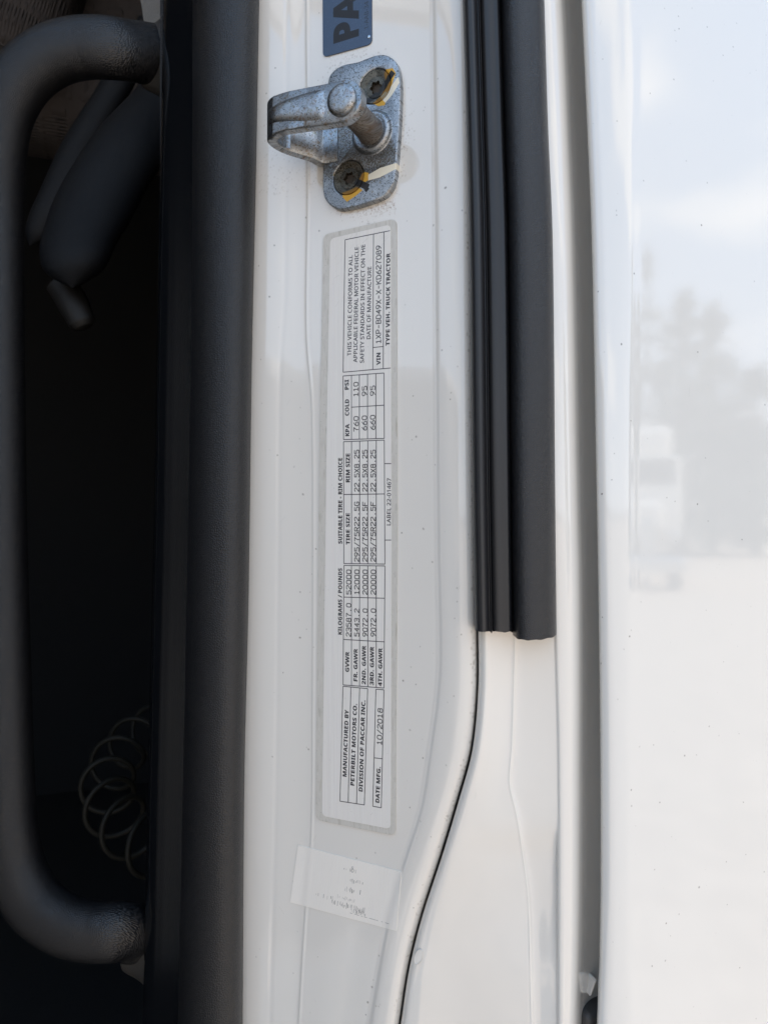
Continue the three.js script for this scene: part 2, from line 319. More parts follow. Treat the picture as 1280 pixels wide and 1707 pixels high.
// ---------------------------------------------------------------- rubber door seal
{
  const xl = y => spl([[0, 771], [200, 777], [400, 782], [800, 787], [1045, 791.5]], y), xr = y => spl([[0, 907], [200, 913], [400, 921], [800, 925], [1050, 927]], y);
  const s = (t, d) => [y => lerp(xl(y), xr(y), t), d];
  const bottom = at(0, 1049, 0.332).y, ys = HYfrom(bottom, 1.04);
  const t = thing('door_seal', 'black rubber door seal, cut off square above the bare white joint', 'door seal', [0.06, 0, -0.335]);
  const add = (name, prof, m, ragged) => {
    const rows = ys.map(Y => curvePts(rowOf(prof, Y, 1), 5));
    rows.forEach((r, j) => r.forEach((p, i) => { if (j === rows.length - 1) p.y += ragged(i / r.length); p.x -= 0.06; p.z += 0.335; }));
    const g = gridGeo(rows), last = rows[rows.length - 1];
    const cap = new THREE.ShapeGeometry(new THREE.Shape(last.map(p => new THREE.Vector2(p.x, p.z))));
    const a = cap.attributes.position; for (let i = 0; i < a.count; i++) { const x = a.getX(i), z = a.getY(i); let b = last[0]; for (const p of last) if (Math.hypot(p.x - x, p.z - z) < Math.hypot(b.x - x, b.z - z)) b = p; a.setXYZ(i, x, b.y, z); }
    cap.computeVertexNormals();
    mesh(name, [g, cap], m, t);
  };
  add('lip', [s(0.03, 0.342), s(0, 0.334), s(0.006, 0.3285), s(0.05, 0.3252), s(0.11, 0.3242), s(0.155, 0.3255), s(0.175, 0.327), s(0.19, 0.3268), s(0.2, 0.3252), s(0.207, 0.3265), s(0.22, 0.334), s(0.24, 0.342)], rubberSmooth, k => -0.0004 + 0.0006 * Math.sin(k * 5));
  add('ribbed_web', [s(0.2, 0.342), s(0.21, 0.331), s(0.24, 0.3293), s(0.3, 0.3285), s(0.38, 0.3287), s(0.43, 0.3287), s(0.46, 0.331), s(0.5, 0.342)], rubberSmooth, k => -0.0009 * k + 0.0005 * Math.sin(k * 21));
  add('bulb', [s(0.46, 0.342), s(0.465, 0.334), s(0.485, 0.3285), s(0.525, 0.3235), s(0.59, 0.3212), s(0.66, 0.3206), s(0.75, 0.3214), s(0.85, 0.3235), s(0.93, 0.3264), s(0.985, 0.3305), s(1.0, 0.334), s(0.985, 0.342)], rubber, k => -0.0023 - 0.0007 * Math.sin(k * 3) + 0.0002 * Math.sin(k * 40));
}

// ---------------------------------------------------------------- black trim on the inner edge of the opening
const tl = y => spl([[0, 272], [500, 263], [900, 256], [1200, 249], [1707, 238]], y), tr = y => spl([[0, 434], [300, 428], [600, 421], [1000, 415], [1300, 408], [1707, 405]], y), tm = y => spl([[0, 322], [500, 320], [900, 314], [1300, 306], [1707, 297]], y);
{
  const t = thing('opening_trim', 'black trim along the inner edge of the door opening, grained beside a gloss strip', 'trim', [-0.09, 0, -0.39]);
  const sh = r => r.map(p => new THREE.Vector3(p.x + 0.09, p.y, p.z + 0.39));
  const k = (a, b, q, d) => [y => lerp(a(y), b(y), q), d], ys = HYfrom(-0.78, 1.06);
  const bol = [k(tm, tr, 0.04, 0.4080), k(tm, tr, -0.005, 0.3950), k(tm, tr, 0.03, 0.3860), k(tm, tr, 0.11, 0.3785), k(tm, tr, 0.25, 0.3725), k(tm, tr, 0.45, 0.3685), k(tm, tr, 0.65, 0.3675), k(tm, tr, 0.82, 0.3695), k(tm, tr, 0.93, 0.3740), k(tm, tr, 0.985, 0.3810), k(tm, tr, 1.0, 0.3890), k(tm, tr, 0.97, 0.4080)];
  mesh('bolster', gridGeo(ys.map(Y => sh(rowOf(bol, Y, 5)))), blackVinyl, t);
  const strip = [k(tl, tm, 0.06, 0.4310), k(tl, tm, 0, 0.4140), k(tl, tm, 0.015, 0.4102), k(tl, tm, 0.08, 0.4070), k(tl, tm, 0.2, 0.4051), k(tl, tm, 0.42, 0.4026), k(tl, tm, 0.64, 0.4002), k(tl, tm, 0.85, 0.3979), k(tl, tm, 1.04, 0.3958)];
  mesh('gloss_strip', gridGeo(ys.map(Y => sh(rowOf(strip, Y, 5)))), glossBlack, t);
}

// ---------------------------------------------------------------- grab handle
{
  const D = 0.418, c = at(10, 850, D), t = thing('grab_handle', 'black grained grab handle looped across the dark cab opening', 'grab handle', c.toArray());
  const P = (x, y, d = D) => at(x, y, d).sub(c);
  const pts = [P(262, 93, 0.4320), P(238, 89, 0.4240), P(190, 81, 0.4100), P(140, 80, 0.4080), P(88, 93, 0.4080), P(42, 127, 0.4090), P(10, 180, 0.4110), P(-5, 250, 0.4140), P(-9, 340), P(-9, 500), P(-7, 700), P(-4, 900), P(2, 1100), P(8, 1280), P(14, 1380), P(28, 1450), P(60, 1507, 0.4160), P(105, 1540, 0.4130), P(150, 1552, 0.4120), P(200, 1553, 0.4140), P(222, 1555, 0.4250), P(240, 1557, 0.4320)];
  const curve = new THREE.CatmullRomCurve3(pts, false, 'centripetal'), n = 260, fr = curve.computeFrenetFrames(n, false), rows = [];
  for (let i = 0; i <= n; i++) {
    const p = curve.getPointAt(i / n), e = Math.min(i, n - i) / n, r = 0.0158 + 0.0012 * smooth(0.05, 0.0, e), row = [];
    const tan = curve.getTangentAt(i / n), a = new THREE.Vector3(0, 0, 1), b = new THREE.Vector3().crossVectors(tan, a).normalize(); a.crossVectors(b, tan).normalize();
    for (let k = 0; k <= 40; k++) { const w = k / 40 * 2 * Math.PI, q = Math.cos(w), s = Math.sin(w), f = 1 / Math.pow(Math.pow(Math.abs(q), 2.3) + Math.pow(Math.abs(s), 2.3), 1 / 2.3); row.push(p.clone().addScaledVector(a, r * 0.86 * q * f).addScaledVector(b, r * s * f)); }
    rows.push(row);
  }
  const L = curve.getLength(); let j = 0;
  const g = gridGeo(rows); const uv = g.attributes.uv; for (let i = 0; i <= n; i++) for (let k = 0; k <= 40; k++) uv.setXY(j++, k / 40 * 0.1, i / n * L);
  g.computeVertexNormals();
  { const no = g.attributes.normal; for (let i = 0; i <= n; i++) { const a = i * 41, b = a + 40; const m = new THREE.Vector3(no.getX(a) + no.getX(b), no.getY(a) + no.getY(b), no.getZ(a) + no.getZ(b)).normalize(); no.setXYZ(a, m.x, m.y, m.z); no.setXYZ(b, m.x, m.y, m.z); } }
  mesh('grip_bar', g, handleVinyl, t);
  const footMat = new THREE.MeshPhysicalMaterial({ color: new THREE.Color().setRGB(0.03, 0.028, 0.026), roughness: 0.45, bumpMap: rep(fineTex, 0.03), bumpScale: 0.00003 });
  for (const [y, d, up] of [[100, 0.431, 1], [1572, 0.431, -1]]) {              // flared feet that bolt to the trim
    const pr = [[0.0, -0.001], [0.0160, -0.001], [0.0176, 0.0015], [0.0192, 0.005], [0.0222, 0.010], [0.0262, 0.015], [0.027, 0.019], [0, 0.019]].map(([r, h]) => new THREE.Vector2(r, h));
    const lg = new THREE.LatheGeometry(new THREE.SplineCurve(pr.slice(1, -1)).getPoints(30), 40); lg.rotateZ(-Math.PI / 2); lg.scale(1, 1, 0.56);
    const m = mesh('handle_foot', lg, footMat, t); m.position.copy(P(up > 0 ? 240 : 212, y, d));
  }
}

// ---------------------------------------------------------------- door striker
{
  const [uc, vc] = J(600, 222, 0), t = thing('door_striker', 'galvanised steel door striker with folded hook and pin, screwed to the white pillar', 'door striker', fromJ(uc, vc, 0).toArray(), -TILT);
  const W = 0.0035, L = (x, y, w = W) => { const [u, v] = J(x, y, w); return new THREE.Vector2(u - uc, v - vc); };
  const Z = (x, y, w) => L(430 + x / 4.923, 80 + y / 4.923, w);
  const S = 11000, bu = 0.036, bv = 0.052;
  // colour and metalness drawn in the plate's own millimetres
  const zinc = (w, h, rust, pits = 1) => { const [c, g] = canvas(w, h); g.fillStyle = 'rgb(158,162,166)'; g.fillRect(0, 0, w, h);
    for (let i = 0; i < w * h / 900; i++) { const s = rr(150, 205); g.fillStyle = `rgba(${s},${s + 3},${s + 6},0.3460)`; g.beginPath(); g.ellipse(rr(0, w), rr(0, h), rr(4, 22), rr(4, 22), rr(0, 3), 0, 7); g.fill(); }
    for (let i = 0; i < w * h / 60 * pits; i++) { g.fillStyle = `rgba(34,33,32,${rr(0.15, 0.85)})`; g.beginPath(); g.ellipse(rr(0, w), rr(0, h), rr(0.6, 2.4), rr(0.6, 3.6), rr(0, 3), 0, 7); g.fill(); }
    for (let i = 0; i < w * h / 260 * rust; i++) { g.fillStyle = `rgba(${rr(96, 130)},${rr(78, 92)},${rr(52, 64)},${rr(0.06, 0.3)})`; g.beginPath(); g.ellipse(rr(0, w), rr(0, h), rr(1, 9), rr(1, 9), rr(0, 3), 0, 7); g.fill(); }
    return [c, g]; };
  const [pc, pg] = zinc(2 * bu * S, 2 * bv * S, 0.12), [mc, mg] = canvas(2 * bu * S, 2 * bv * S);
  mg.fillStyle = 'rgb(0,92,235)'; mg.fillRect(0, 0, mc.width, mc.height);
  const px = p => [(p.x + bu) * S, (bv - p.y) * S];
  for (let i = 0; i < 9000; i++) {                          // brown grime under the pin and at the foot of the hook
    const a = rr(0, 6.283), q = Math.sqrt(rnd()), [x, y] = px(Z(800 + Math.cos(a) * 330 * q, 860 + Math.sin(a) * 270 * q));
    pg.fillStyle = `rgba(${rr(72, 92)},${rr(62, 74)},${rr(46, 54)},${rr(0.06, 0.34)})`; pg.beginPath(); pg.ellipse(x, y, rr(0.8, 4.5), rr(0.8, 6), 0, 0, 7); pg.fill();
  }
  const stroke = (pts, width, col) => { pg.strokeStyle = col; mg.strokeStyle = 'rgb(0,170,0)'; for (const g of [pg, mg]) { g.lineWidth = width * S; g.lineJoin = 'round'; g.lineCap = 'butt'; g.beginPath(); pts.forEach((p, i) => g[i ? 'lineTo' : 'moveTo'](...px(Z(...p)))); g.stroke(); } };
  const blob = (pts, col) => { pg.fillStyle = col; mg.fillStyle = 'rgb(0,170,0)'; for (const g of [pg, mg]) { g.beginPath(); pts.forEach((p, i) => g[i ? 'lineTo' : 'moveTo'](...px(Z(...p)))); g.closePath(); g.fill(); } };
  const yel = 'rgb(206,158,58)', blk = 'rgb(36,36,38)', cream = 'rgb(226,218,198)';
  blob([[1050, 175], [1105, 165], [1130, 205], [1095, 310], [1060, 400], [1040, 470], [985, 478], [940, 450], [1000, 385], [1050, 290], [1030, 215]], yel);
  blob([[1150, 235], [1160, 285], [1100, 385], [1045, 450], [1015, 420], [1060, 360], [1100, 300]], cream);
  blob([[1000, 385], [1040, 345], [1055, 370], [1010, 415]], cream);
  stroke([[1110, 195], [1040, 290], [960, 380], [870, 450]], 0.0031, blk);
  blob([[865, 1015], [908, 1025], [905, 1085], [865, 1110], [820, 1070]], yel);
  blob([[690, 1185], [800, 1135], [860, 1165], [800, 1215], [730, 1262], [695, 1225]], yel);
  stroke([[790, 1085], [905, 1145]], 0.0031, blk); stroke([[905, 1145], [880, 1175]], 0.0018, blk);
  blob([[905, 1040], [1000, 985], [1148, 938], [1146, 985], [1000, 1062], [905, 1088]], cream);
  const plateTex = canvasTex(pc), plateRM = canvasTex(mc, false);
  const plateMat = new THREE.MeshStandardMaterial({ map: plateTex, metalnessMap: plateRM, roughnessMap: plateRM, metalness: 1, roughness: 1, bumpMap: rep(fineTex, 0.02), bumpScale: 0.00003 });
  const [hc] = zinc(700, 700, 1.5, 0.55), ht = canvasTex(hc); ht.wrapS = ht.wrapT = THREE.RepeatWrapping; ht.repeat.set(1 / 0.06, 1 / 0.06);
  const hookMat = new THREE.MeshStandardMaterial({ map: ht, metalness: 1, roughness: 0.36, bumpMap: rep(fineTex, 0.02), bumpScale: 0.00003 });
  const [zc] = zinc(700, 700, 0.5), zt = canvasTex(zc); zt.wrapS = zt.wrapT = THREE.RepeatWrapping; zt.repeat.set(1 / 0.06, 1 / 0.06);
  const zincMat = new THREE.MeshStandardMaterial({ map: zt, metalness: 0.95, roughness: 0.32, bumpMap: rep(fineTex, 0.02), bumpScale: 0.00005 });
  const [rc, rg] = zinc(500, 500, 2.4); rg.fillStyle = 'rgba(84,66,48,0.4160)'; rg.fillRect(0, 0, 500, 500); for (let i = 0; i < 500; i++) { rg.fillStyle = `rgba(${rnd() < 0.4 ? '190,184,172' : '56,42,30'},${rr(0.05, 0.3)})`; rg.fillRect(rr(0, 500), rr(0, 500), rr(1, 5), rr(10, 90)); } const rt = canvasTex(rc); rt.wrapS = rt.wrapT = THREE.RepeatWrapping; rt.repeat.set(1 / 0.045, 1 / 0.045);
  const rustMat = new THREE.MeshStandardMaterial({ map: rt, metalness: 0.75, roughness: 0.48, bumpMap: rep(fineTex, 0.012), bumpScale: 0.00008 });
  const screwMat = new THREE.MeshStandardMaterial({ map: plateTex, color: 0xa59c8c, metalnessMap: plateRM, metalness: 1, roughness: 0.45, bumpMap: rep(fineTex, 0.02), bumpScale: 0.00003 });
  const socketMat = new THREE.MeshStandardMaterial({ color: new THREE.Color().setRGB(0.07, 0.055, 0.042), metalness: 0.6, roughness: 0.6 });
  const plateUV = g => { const p = g.attributes.position, u = g.attributes.uv; for (let i = 0; i < p.count; i++) u.setXY(i, (p.getX(i) + bu) / (2 * bu), (p.getY(i) + bv) / (2 * bv)); return g; };
  // base plate
  const out = [[575, 270], [588, 225], [620, 185], [668, 152], [720, 131], [775, 121], [830, 108], [885, 86], [960, 60], [1030, 52], [1090, 75], [1135, 120], [1155, 180], [1165, 260], [1167, 420], [1160, 600], [1150, 760], [1137, 930], [1125, 1050], [1098, 1140], [1040, 1213], [900, 1270], [760, 1310], [660, 1322], [592, 1290], [547, 1230], [531, 1150], [530, 1000], [527, 830], [545, 600], [560, 400]].map(p => Z(...p));
  const sc = [Z(958, 313), Z(740, 1062)], RS = 0.0085;
  const shape = new THREE.Shape(); shape.splineThru ? null : null;
  { const cv = new THREE.CatmullRomCurve3(out.map(p => new THREE.Vector3(p.x, p.y, 0)), true, 'centripetal').getPoints(150); cv.pop(); shape.setFromPoints(cv.reverse().map(p => new THREE.Vector2(p.x, p.y))); }
  for (const s of sc) { const h = new THREE.Path(); h.absarc(s.x, s.y, RS, 0, Math.PI * 2, true); shape.holes.push(h); }
  mesh('base_plate', toCreasedNormals(plateUV(new THREE.ExtrudeGeometry(shape, { depth: W - 0.0008, bevelEnabled: true, bevelThickness: 0.0008, bevelSize: 0.0008, bevelOffset: -0.0008, bevelSegments: 3, curveSegments: 40 })), 0.7), plateMat, t);
  // screws: dished heads with a star socket
  for (const s of sc) {
    const hd = new THREE.Shape(); hd.absarc(0, 0, 0.0052, 0, Math.PI * 2, false);
    const star = new THREE.Path(); for (let i = 0; i <= 72; i++) { const a = i / 72 * Math.PI * 2, r = 0.0028 + 0.00045 * Math.cos(6 * a); star[i ? 'lineTo' : 'moveTo'](r * Math.cos(-a), r * Math.sin(-a)); } hd.holes.push(star);
    const inner = new THREE.ExtrudeGeometry(hd, { depth: 0.0022, bevelEnabled: true, bevelThickness: 0.0003, bevelSize: 0.0003, bevelOffset: -0.0003, bevelSegments: 2, curveSegments: 36 });
    const rim = new THREE.LatheGeometry([[0.0050, 0.0006], [0.0052, 0.0021], [0.0056, 0.0023], [0.0068, 0.0029], [0.0078, 0.0033], [0.0081, 0.0033], [0.0083, 0.0030], [0.0084, 0]].map(p => new THREE.Vector2(...p)), 48); rim.rotateX(Math.PI / 2); rim.scale(1, 1, 1);
    const gs = [inner, rim].map(g => { const q = g.index ? g.toNonIndexed() : g; q.translate(s.x, s.y, 0); return q; });
    const m = mesh('screw', toCreasedNormals(plateUV(mergeGeometries(gs)), 0.6), screwMat, t);
    const fl = new THREE.CylinderGeometry(0.0034, 0.0034, 0.0004, 24); fl.rotateX(Math.PI / 2); fl.translate(s.x, s.y, 0.0003); mesh('socket', fl, socketMat, m);
  }
  // pin on a raised boss, and the rivet head that holds the hook
  const tip = Z(664, 400, 0.0375);
  const lathe = (pts, seg = 48) => { const g = new THREE.LatheGeometry(new THREE.SplineCurve(pts.map(p => new THREE.Vector2(...p))).getPoints(60), seg); g.rotateX(Math.PI / 2); g.translate(tip.x, tip.y, 0); return g; };
  const uvm = g => { const p = g.attributes.position, u = g.attributes.uv; for (let i = 0; i < p.count; i++) u.setXY(i, p.getX(i) + 0.4 * p.getZ(i), p.getY(i) + 0.9 * p.getZ(i)); return g; };
  mesh('boss', uvm(lathe([[0.0122, 0.0030], [0.0108, 0.0037], [0.0100, 0.0051], [0.0090, 0.0060], [0.0079, 0.0060], [0.0070, 0.0058], [0.004, 0.0058]])), zincMat, t);
  mesh('pin', uvm(lathe([[0.0069, 0.0055], [0.0065, 0.0072], [0.0063, 0.011], [0.0062, 0.017], [0.0061, 0.023], [0.0061, 0.0305]])), rustMat, t);
  mesh('rivet_head', uvm(lathe([[0.0066, 0.0336], [0.0070, 0.0342], [0.0073, 0.0349], [0.0070, 0.0359], [0.0060, 0.0367], [0.0046, 0.0371], [0.0024, 0.0373], [0.0001, 0.0374]])), hookMat, t);
  // the hook: one strip folded back over the pin
  const hb = [Z(525, 965, 0.001), Z(520, 830, 0.001)], u0 = hb[1].x + 0.001, bend = Z(82, 560, 0.026), vm = tip.y, H2 = 0.0096;
  const pth = new THREE.CatmullRomCurve3([[u0 + 0.010, 0.0017], [u0 + 0.004, 0.0019], [u0 + 0.0005, 0.0036], [u0 - 0.0018, 0.0085], [bend.x + 0.0052, 0.0175], [bend.x + 0.0030, 0.0225], [bend.x + 0.0031, 0.0265], [bend.x + 0.0060, 0.0298], [bend.x + 0.0115, 0.0315], [lerp(bend.x, tip.x, 0.6), 0.0317], [tip.x, 0.0315], [tip.x + 0.00955, 0.0315]].map(([a, b]) => new THREE.Vector3(a, 0, b)), false, 'centripetal');
  const dv = k => k < 0.47 ? lerp(-0.0008, 0.0028, smooth(0.08, 0.42, k)) : lerp(0.0028, 0, smooth(0.47, 0.95, k));
  const strip = (p, s0, s1, n, hw, th, lift, soft = 0) => {
    const rows = [];
    for (let i = 0; i <= n; i++) {
      const k = lerp(s0, s1, i / n), q = p.getPointAt(k), tg = p.getTangentAt(k), nx = new THREE.Vector3(-tg.z, 0, tg.x);   // outward of the fold
      const [h, hh, e] = [hw(q, k), th(q, k), lift], b = soft ? Math.min(hh * 0.92, h * 0.6) : Math.min(0.0011, hh * 0.45, h * 0.5), row = [];
      for (const [sv, sn] of [[-1, -1], [1, -1], [1, 1], [-1, 1]]) for (let m = 0; m <= 4; m++) {
        const a0 = Math.atan2(sn, sv) - Math.PI / 4 + m / 4 * Math.PI / 2, cv = sv * (h - b) + b * Math.cos(a0), cn = sn * (hh - b) + b * Math.sin(a0) + e;
        row.push(q.clone().addScaledVector(nx, cn).add(new THREE.Vector3(0, vm + dv(k) + cv, 0)));
      }
      row.push(row[0].clone()); rows.push(row);
    }
    const g = gridGeo(rows), u = g.attributes.uv, p2 = g.attributes.position, m = rows[0].length; for (let i = 0; i < u.count; i++) u.setXY(i, Math.floor(i / m) / n * p.getLength() * (s1 - s0) * 1.0, p2.getY(i) + 0.3 * p2.getZ(i));
    const caps = [rows[0], rows[n]].map((r, z) => { const o = [], c = r.reduce((s, v) => s.add(v), new THREE.Vector3()).multiplyScalar(1 / r.length); for (let i = 0; i < r.length - 1; i++) { const [a, b2] = z ? [r[i], r[i + 1]] : [r[i + 1], r[i]]; o.push(c.x, c.y, c.z, a.x, a.y, a.z, b2.x, b2.y, b2.z); } const cg = new THREE.BufferGeometry(); cg.setAttribute('position', new THREE.Float32BufferAttribute(o, 3)); cg.setAttribute('uv', new THREE.Float32BufferAttribute(new Array(o.length / 3 * 2).fill(0.01), 2)); cg.computeVertexNormals(); return cg; });
    return toCreasedNormals(mergeGeometries([g.toNonIndexed(), ...caps].map(q => { q.deleteAttribute('normal'); q.computeVertexNormals(); return q; })), 0.75);
  };
  const hook = mesh('hook', strip(pth, 0, 1, 140, (q, k) => { const e = q.x - tip.x; return k > 0.5 && e > 0 ? Math.max(0.0008, Math.sqrt(Math.max(0, 1 - (e / 0.0097) ** 2)) * H2) : H2 * (k > 0.5 ? lerp(0.94, 1, smooth(bend.x, tip.x, q.x)) : 0.97); }, () => 0.0025, 0), hookMat, t);
  // pressed rib along the outer face of the hook
  let ka = 0.5, kb = 0.6; for (let k = 0.3; k < 1; k += 0.002) { const q = pth.getPointAt(k); if (q.z > 0.0268 && q.x < bend.x + 0.0042) ka = k; if (q.x < tip.x - 0.0086) kb = k; }
  {
    const k0 = ka - 0.035, k1 = kb, rows = [], n = 60, m = 30;
    for (let i = 0; i <= n; i++) {
      const f = i / n, k = lerp(k0, k1, f), q = pth.getPointAt(k), tg = pth.getTangentAt(k), nx = new THREE.Vector3(-tg.z, 0, tg.x), hw = 0.0072 * lerp(0.5, 1, smooth(0, 0.9, f)) * lerp(1, 0.8, smooth(0.93, 1, f)), end = smooth(0, 0.3, f) * Math.sqrt(Math.max(0, 1 - Math.pow(smooth(0.84, 1, f), 2))), row = [];
      for (let j = 0; j <= m; j++) { const u = j / m * 2 - 1, h = 0.0017 * end * (1 - Math.pow(Math.abs(u), 3.2)) - 0.0003 + 0.0025; row.push(q.clone().addScaledVector(nx, h).add(new THREE.Vector3(0, vm + dv(k) + u * hw, 0))); }
      rows.push(row);
    }
    const g = gridGeo(rows), u = g.attributes.uv, p2 = g.attributes.position; for (let i = 0; i < u.count; i++) u.setXY(i, p2.getX(i), p2.getY(i));
    mesh('pressed_rib', g, hookMat, hook);
  }
}

// ---------------------------------------------------------------- writing
const OCR = {
  0: [[1, 0, 3, 0, 4, 1, 4, 5, 3, 6, 1, 6, 0, 5, 0, 1, 1, 0]], 1: [[0.7, 5.2, 2, 6, 2, 0], [0.5, 0, 3.6, 0]], 2: [[0, 5.2, 0.8, 6, 3.2, 6, 4, 5.2, 4, 4, 0, 0.9, 0, 0, 4, 0]],
  3: [[0, 5.4, 0.8, 6, 3.2, 6, 4, 5.2, 4, 3.8, 3.2, 3.1, 1.4, 3.1], [3.2, 3.1, 4, 2.3, 4, 0.8, 3.2, 0, 0.8, 0, 0, 0.7]], 4: [[3.1, 0, 3.1, 6, 0, 2, 4, 2]],
  5: [[3.8, 6, 0.2, 6, 0.2, 3.5, 3, 3.5, 4, 2.7, 4, 0.8, 3.2, 0, 0.7, 0, 0, 0.6]], 6: [[3.2, 6, 1.1, 4.4, 0, 2.4, 0, 0.8, 0.8, 0, 3.2, 0, 4, 0.8, 4, 2.4, 3.2, 3.2, 0.3, 3.2]],
  7: [[0, 6, 4, 6, 1.7, 2.6, 1.7, 0]], 8: [[0.9, 3.2, 0.3, 3.9, 0.3, 5.3, 1, 6, 3, 6, 3.7, 5.3, 3.7, 3.9, 3.1, 3.2, 0.9, 3.2, 0, 2.4, 0, 0.8, 0.8, 0, 3.2, 0, 4, 0.8, 4, 2.4, 3.1, 3.2]],
  9: [[0.8, 0, 2.9, 1.6, 4, 3.6, 4, 5.2, 3.2, 6, 0.8, 6, 0, 5.2, 0, 3.6, 0.8, 2.8, 3.7, 2.8]], '.': [[1.8, 0, 2.2, 0, 2.2, 0.4, 1.8, 0.4, 1.8, 0]], '/': [[0.2, -0.4, 3.8, 6.4]], '-': [[0.6, 2.8, 3.4, 2.8]],
  X: [[0, 0, 4, 6], [0, 6, 4, 0]], R: [[0, 0, 0, 6, 3, 6, 4, 5.2, 4, 3.8, 3, 3, 0, 3], [1.8, 3, 4, 0]], G: [[4, 5.2, 3.2, 6, 1, 6, 0, 5, 0, 1, 1, 0, 3, 0, 4, 0.8, 4, 2.8, 2.2, 2.8]], F: [[0, 0, 0, 6, 4, 6], [0, 3.2, 3, 3.2]],
  P: [[0, 0, 0, 6, 3, 6, 4, 5.2, 4, 3.6, 3, 2.8, 0, 2.8]], B: [[0, 0, 0, 6, 2.9, 6, 3.7, 5.3, 3.7, 3.9, 2.9, 3.2, 0, 3.2], [2.9, 3.2, 4, 2.4, 4, 0.8, 3.1, 0, 0, 0]], D: [[0, 0, 0, 6, 2.6, 6, 4, 4.7, 4, 1.3, 2.6, 0, 0, 0]], K: [[0, 0, 0, 6], [4, 6, 0, 2.6], [1.2, 3.6, 4, 0]],
};
const quadShape = (cs, r) => {                                             // quadrilateral with rounded corners, in plane coordinates
  const s = new THREE.Shape(), n = cs.length;
  for (let i = 0; i < n; i++) {
    const a = cs[(i + n - 1) % n], b = cs[i], c = cs[(i + 1) % n], p = b.clone().lerp(a, r / b.distanceTo(a)), q = b.clone().lerp(c, r / b.distanceTo(c));
    s[i ? 'lineTo' : 'moveTo'](p.x, p.y); s.quadraticCurveTo(b.x, b.y, q.x, q.y);
  }
  return s;
};
const flat = (cs, r, w0, w1) => { const g = new THREE.ExtrudeGeometry(quadShape(cs, r), { depth: w1 - w0, bevelEnabled: false, curveSegments: 10 }); g.translate(0, 0, w0); return g; };
{
  const [uc, vc] = J(595, 878), t = thing('certification_label', 'long upright white certification sticker with a printed table of weights and tyre sizes', 'sticker', fromJ(uc, vc, 0).toArray(), -TILT);
  const V = (x, y) => { const [u, v] = J(x, y, 0.0006); return new THREE.Vector2(u - uc, v - vc); };
  const S = 6400, HL = 0.158, HW = 0.0215;                                  // drawn along the text: canvas x is up the pillar, canvas y across it
  const C = (x, y) => { const p = V(x, y); return [(p.y + HL) * S, (p.x + HW) * S]; };
  const [c, g] = canvas(2 * HL * S, 2 * HW * S);
  g.fillStyle = 'rgb(227,222,215)'; g.fillRect(0, 0, c.width, c.height);
  for (let i = 0; i < 1500; i++) { const y = rr(0, c.height); g.fillStyle = `rgba(${rnd() < 0.5 ? '255,250,246' : '196,188,184'},${rr(0.03, 0.14)})`; g.fillRect(rr(-100, c.width), y, rr(40, 500), rr(0.6, 1.8)); }
  for (let i = 0; i < 260; i++) { g.fillStyle = `rgba(96,90,80,${rr(0.04, 0.3)})`; g.beginPath(); g.arc(rr(0, c.width), rr(0, c.height), rr(0.4, 1.4), 0, 7); g.fill(); }
  for (let i = 0; i < 60; i++) { const [x, y] = C(rr(555, 650), rr(392, 520)); g.strokeStyle = `rgba(128,124,116,${rr(0.08, 0.26)})`; g.lineWidth = rr(0.5, 1.4); g.beginPath(); g.moveTo(x, y); g.quadraticCurveTo(x + rr(2, 10), y + rr(4, 9), x + rr(6, 20), y + rr(8, 20)); g.stroke(); }
  const INK = 'rgb(24,22,26)';
  const line = (a, b, w = 2) => { g.strokeStyle = INK; g.lineWidth = w; g.setLineDash?.([]); g.beginPath(); g.moveTo(...C(...a)); g.lineTo(...C(...b)); g.stroke(); };
  const mmCap = (x, y, cap) => Math.abs(C(x + cap, y)[1] - C(x, y)[1]);
  const text = (str, x1, y1, x2, y2, bold, cap = 6.3) => {
    const a = C(x1, y1), b = C(x2, y2), size = mmCap(x1 - cap, y1, cap) / 0.73;
    g.save(); g.translate(...a); g.rotate(Math.atan2(b[1] - a[1], b[0] - a[0])); g.font = `${bold ? 'bold ' : ''}${size}px sans-serif`; g.fillStyle = INK;
    g.scale(Math.hypot(b[0] - a[0], b[1] - a[1]) / g.measureText(str).width, 1); g.fillText(str, 0, 0); g.strokeStyle = INK; g.lineWidth = 0.45; g.strokeText(str, 0, 0); g.restore();
  };
  const ocr = (str, x1, y1, x2, y2, cap = 7.3) => {
    const a = C(x1, y1), b = C(x2, y2), h = mmCap(x1 - cap, y1, cap) / 6, L = Math.hypot(b[0] - a[0], b[1] - a[1]), adv = L / (str.length - 0.25), w = adv * 0.7 / 4;
    g.save(); g.translate(...a); g.rotate(Math.atan2(b[1] - a[1], b[0] - a[0])); g.strokeStyle = 'rgb(30,28,30)'; g.lineWidth = 2.3; g.lineJoin = g.lineCap = 'round';
    [...str].forEach((ch, i) => { for (const s of OCR[ch] || []) { g.beginPath(); for (let k = 0; k < s.length; k += 2) g[k ? 'lineTo' : 'moveTo'](i * adv + s[k] * w, -s[k + 1] * h); g.stroke(); } });
    g.restore();
  };
  // the statement
  line([575.3, 400], [572, 620.7]); line([575.3, 400], [650, 384.8]); line([572, 620.7], [650.8, 613.7]); line([622.5, 390.5], [621.4, 615.7]); line([640, 387.4], [638.7, 614.7]); line([621.4, 579.6], [638.7, 577.8]);
  text('THIS VEHICLE CONFORMS TO ALL', 585.5, 593, 588, 425); text('APPLICABLE FEDERAL MOTOR VEHICLE', 595.5, 604, 598, 411); text('SAFETY STANDARDS IN EFFECT ON THE', 606.5, 605.5, 608.5, 407); text('DATE OF MANUFACTURE', 617.5, 566, 619, 444);
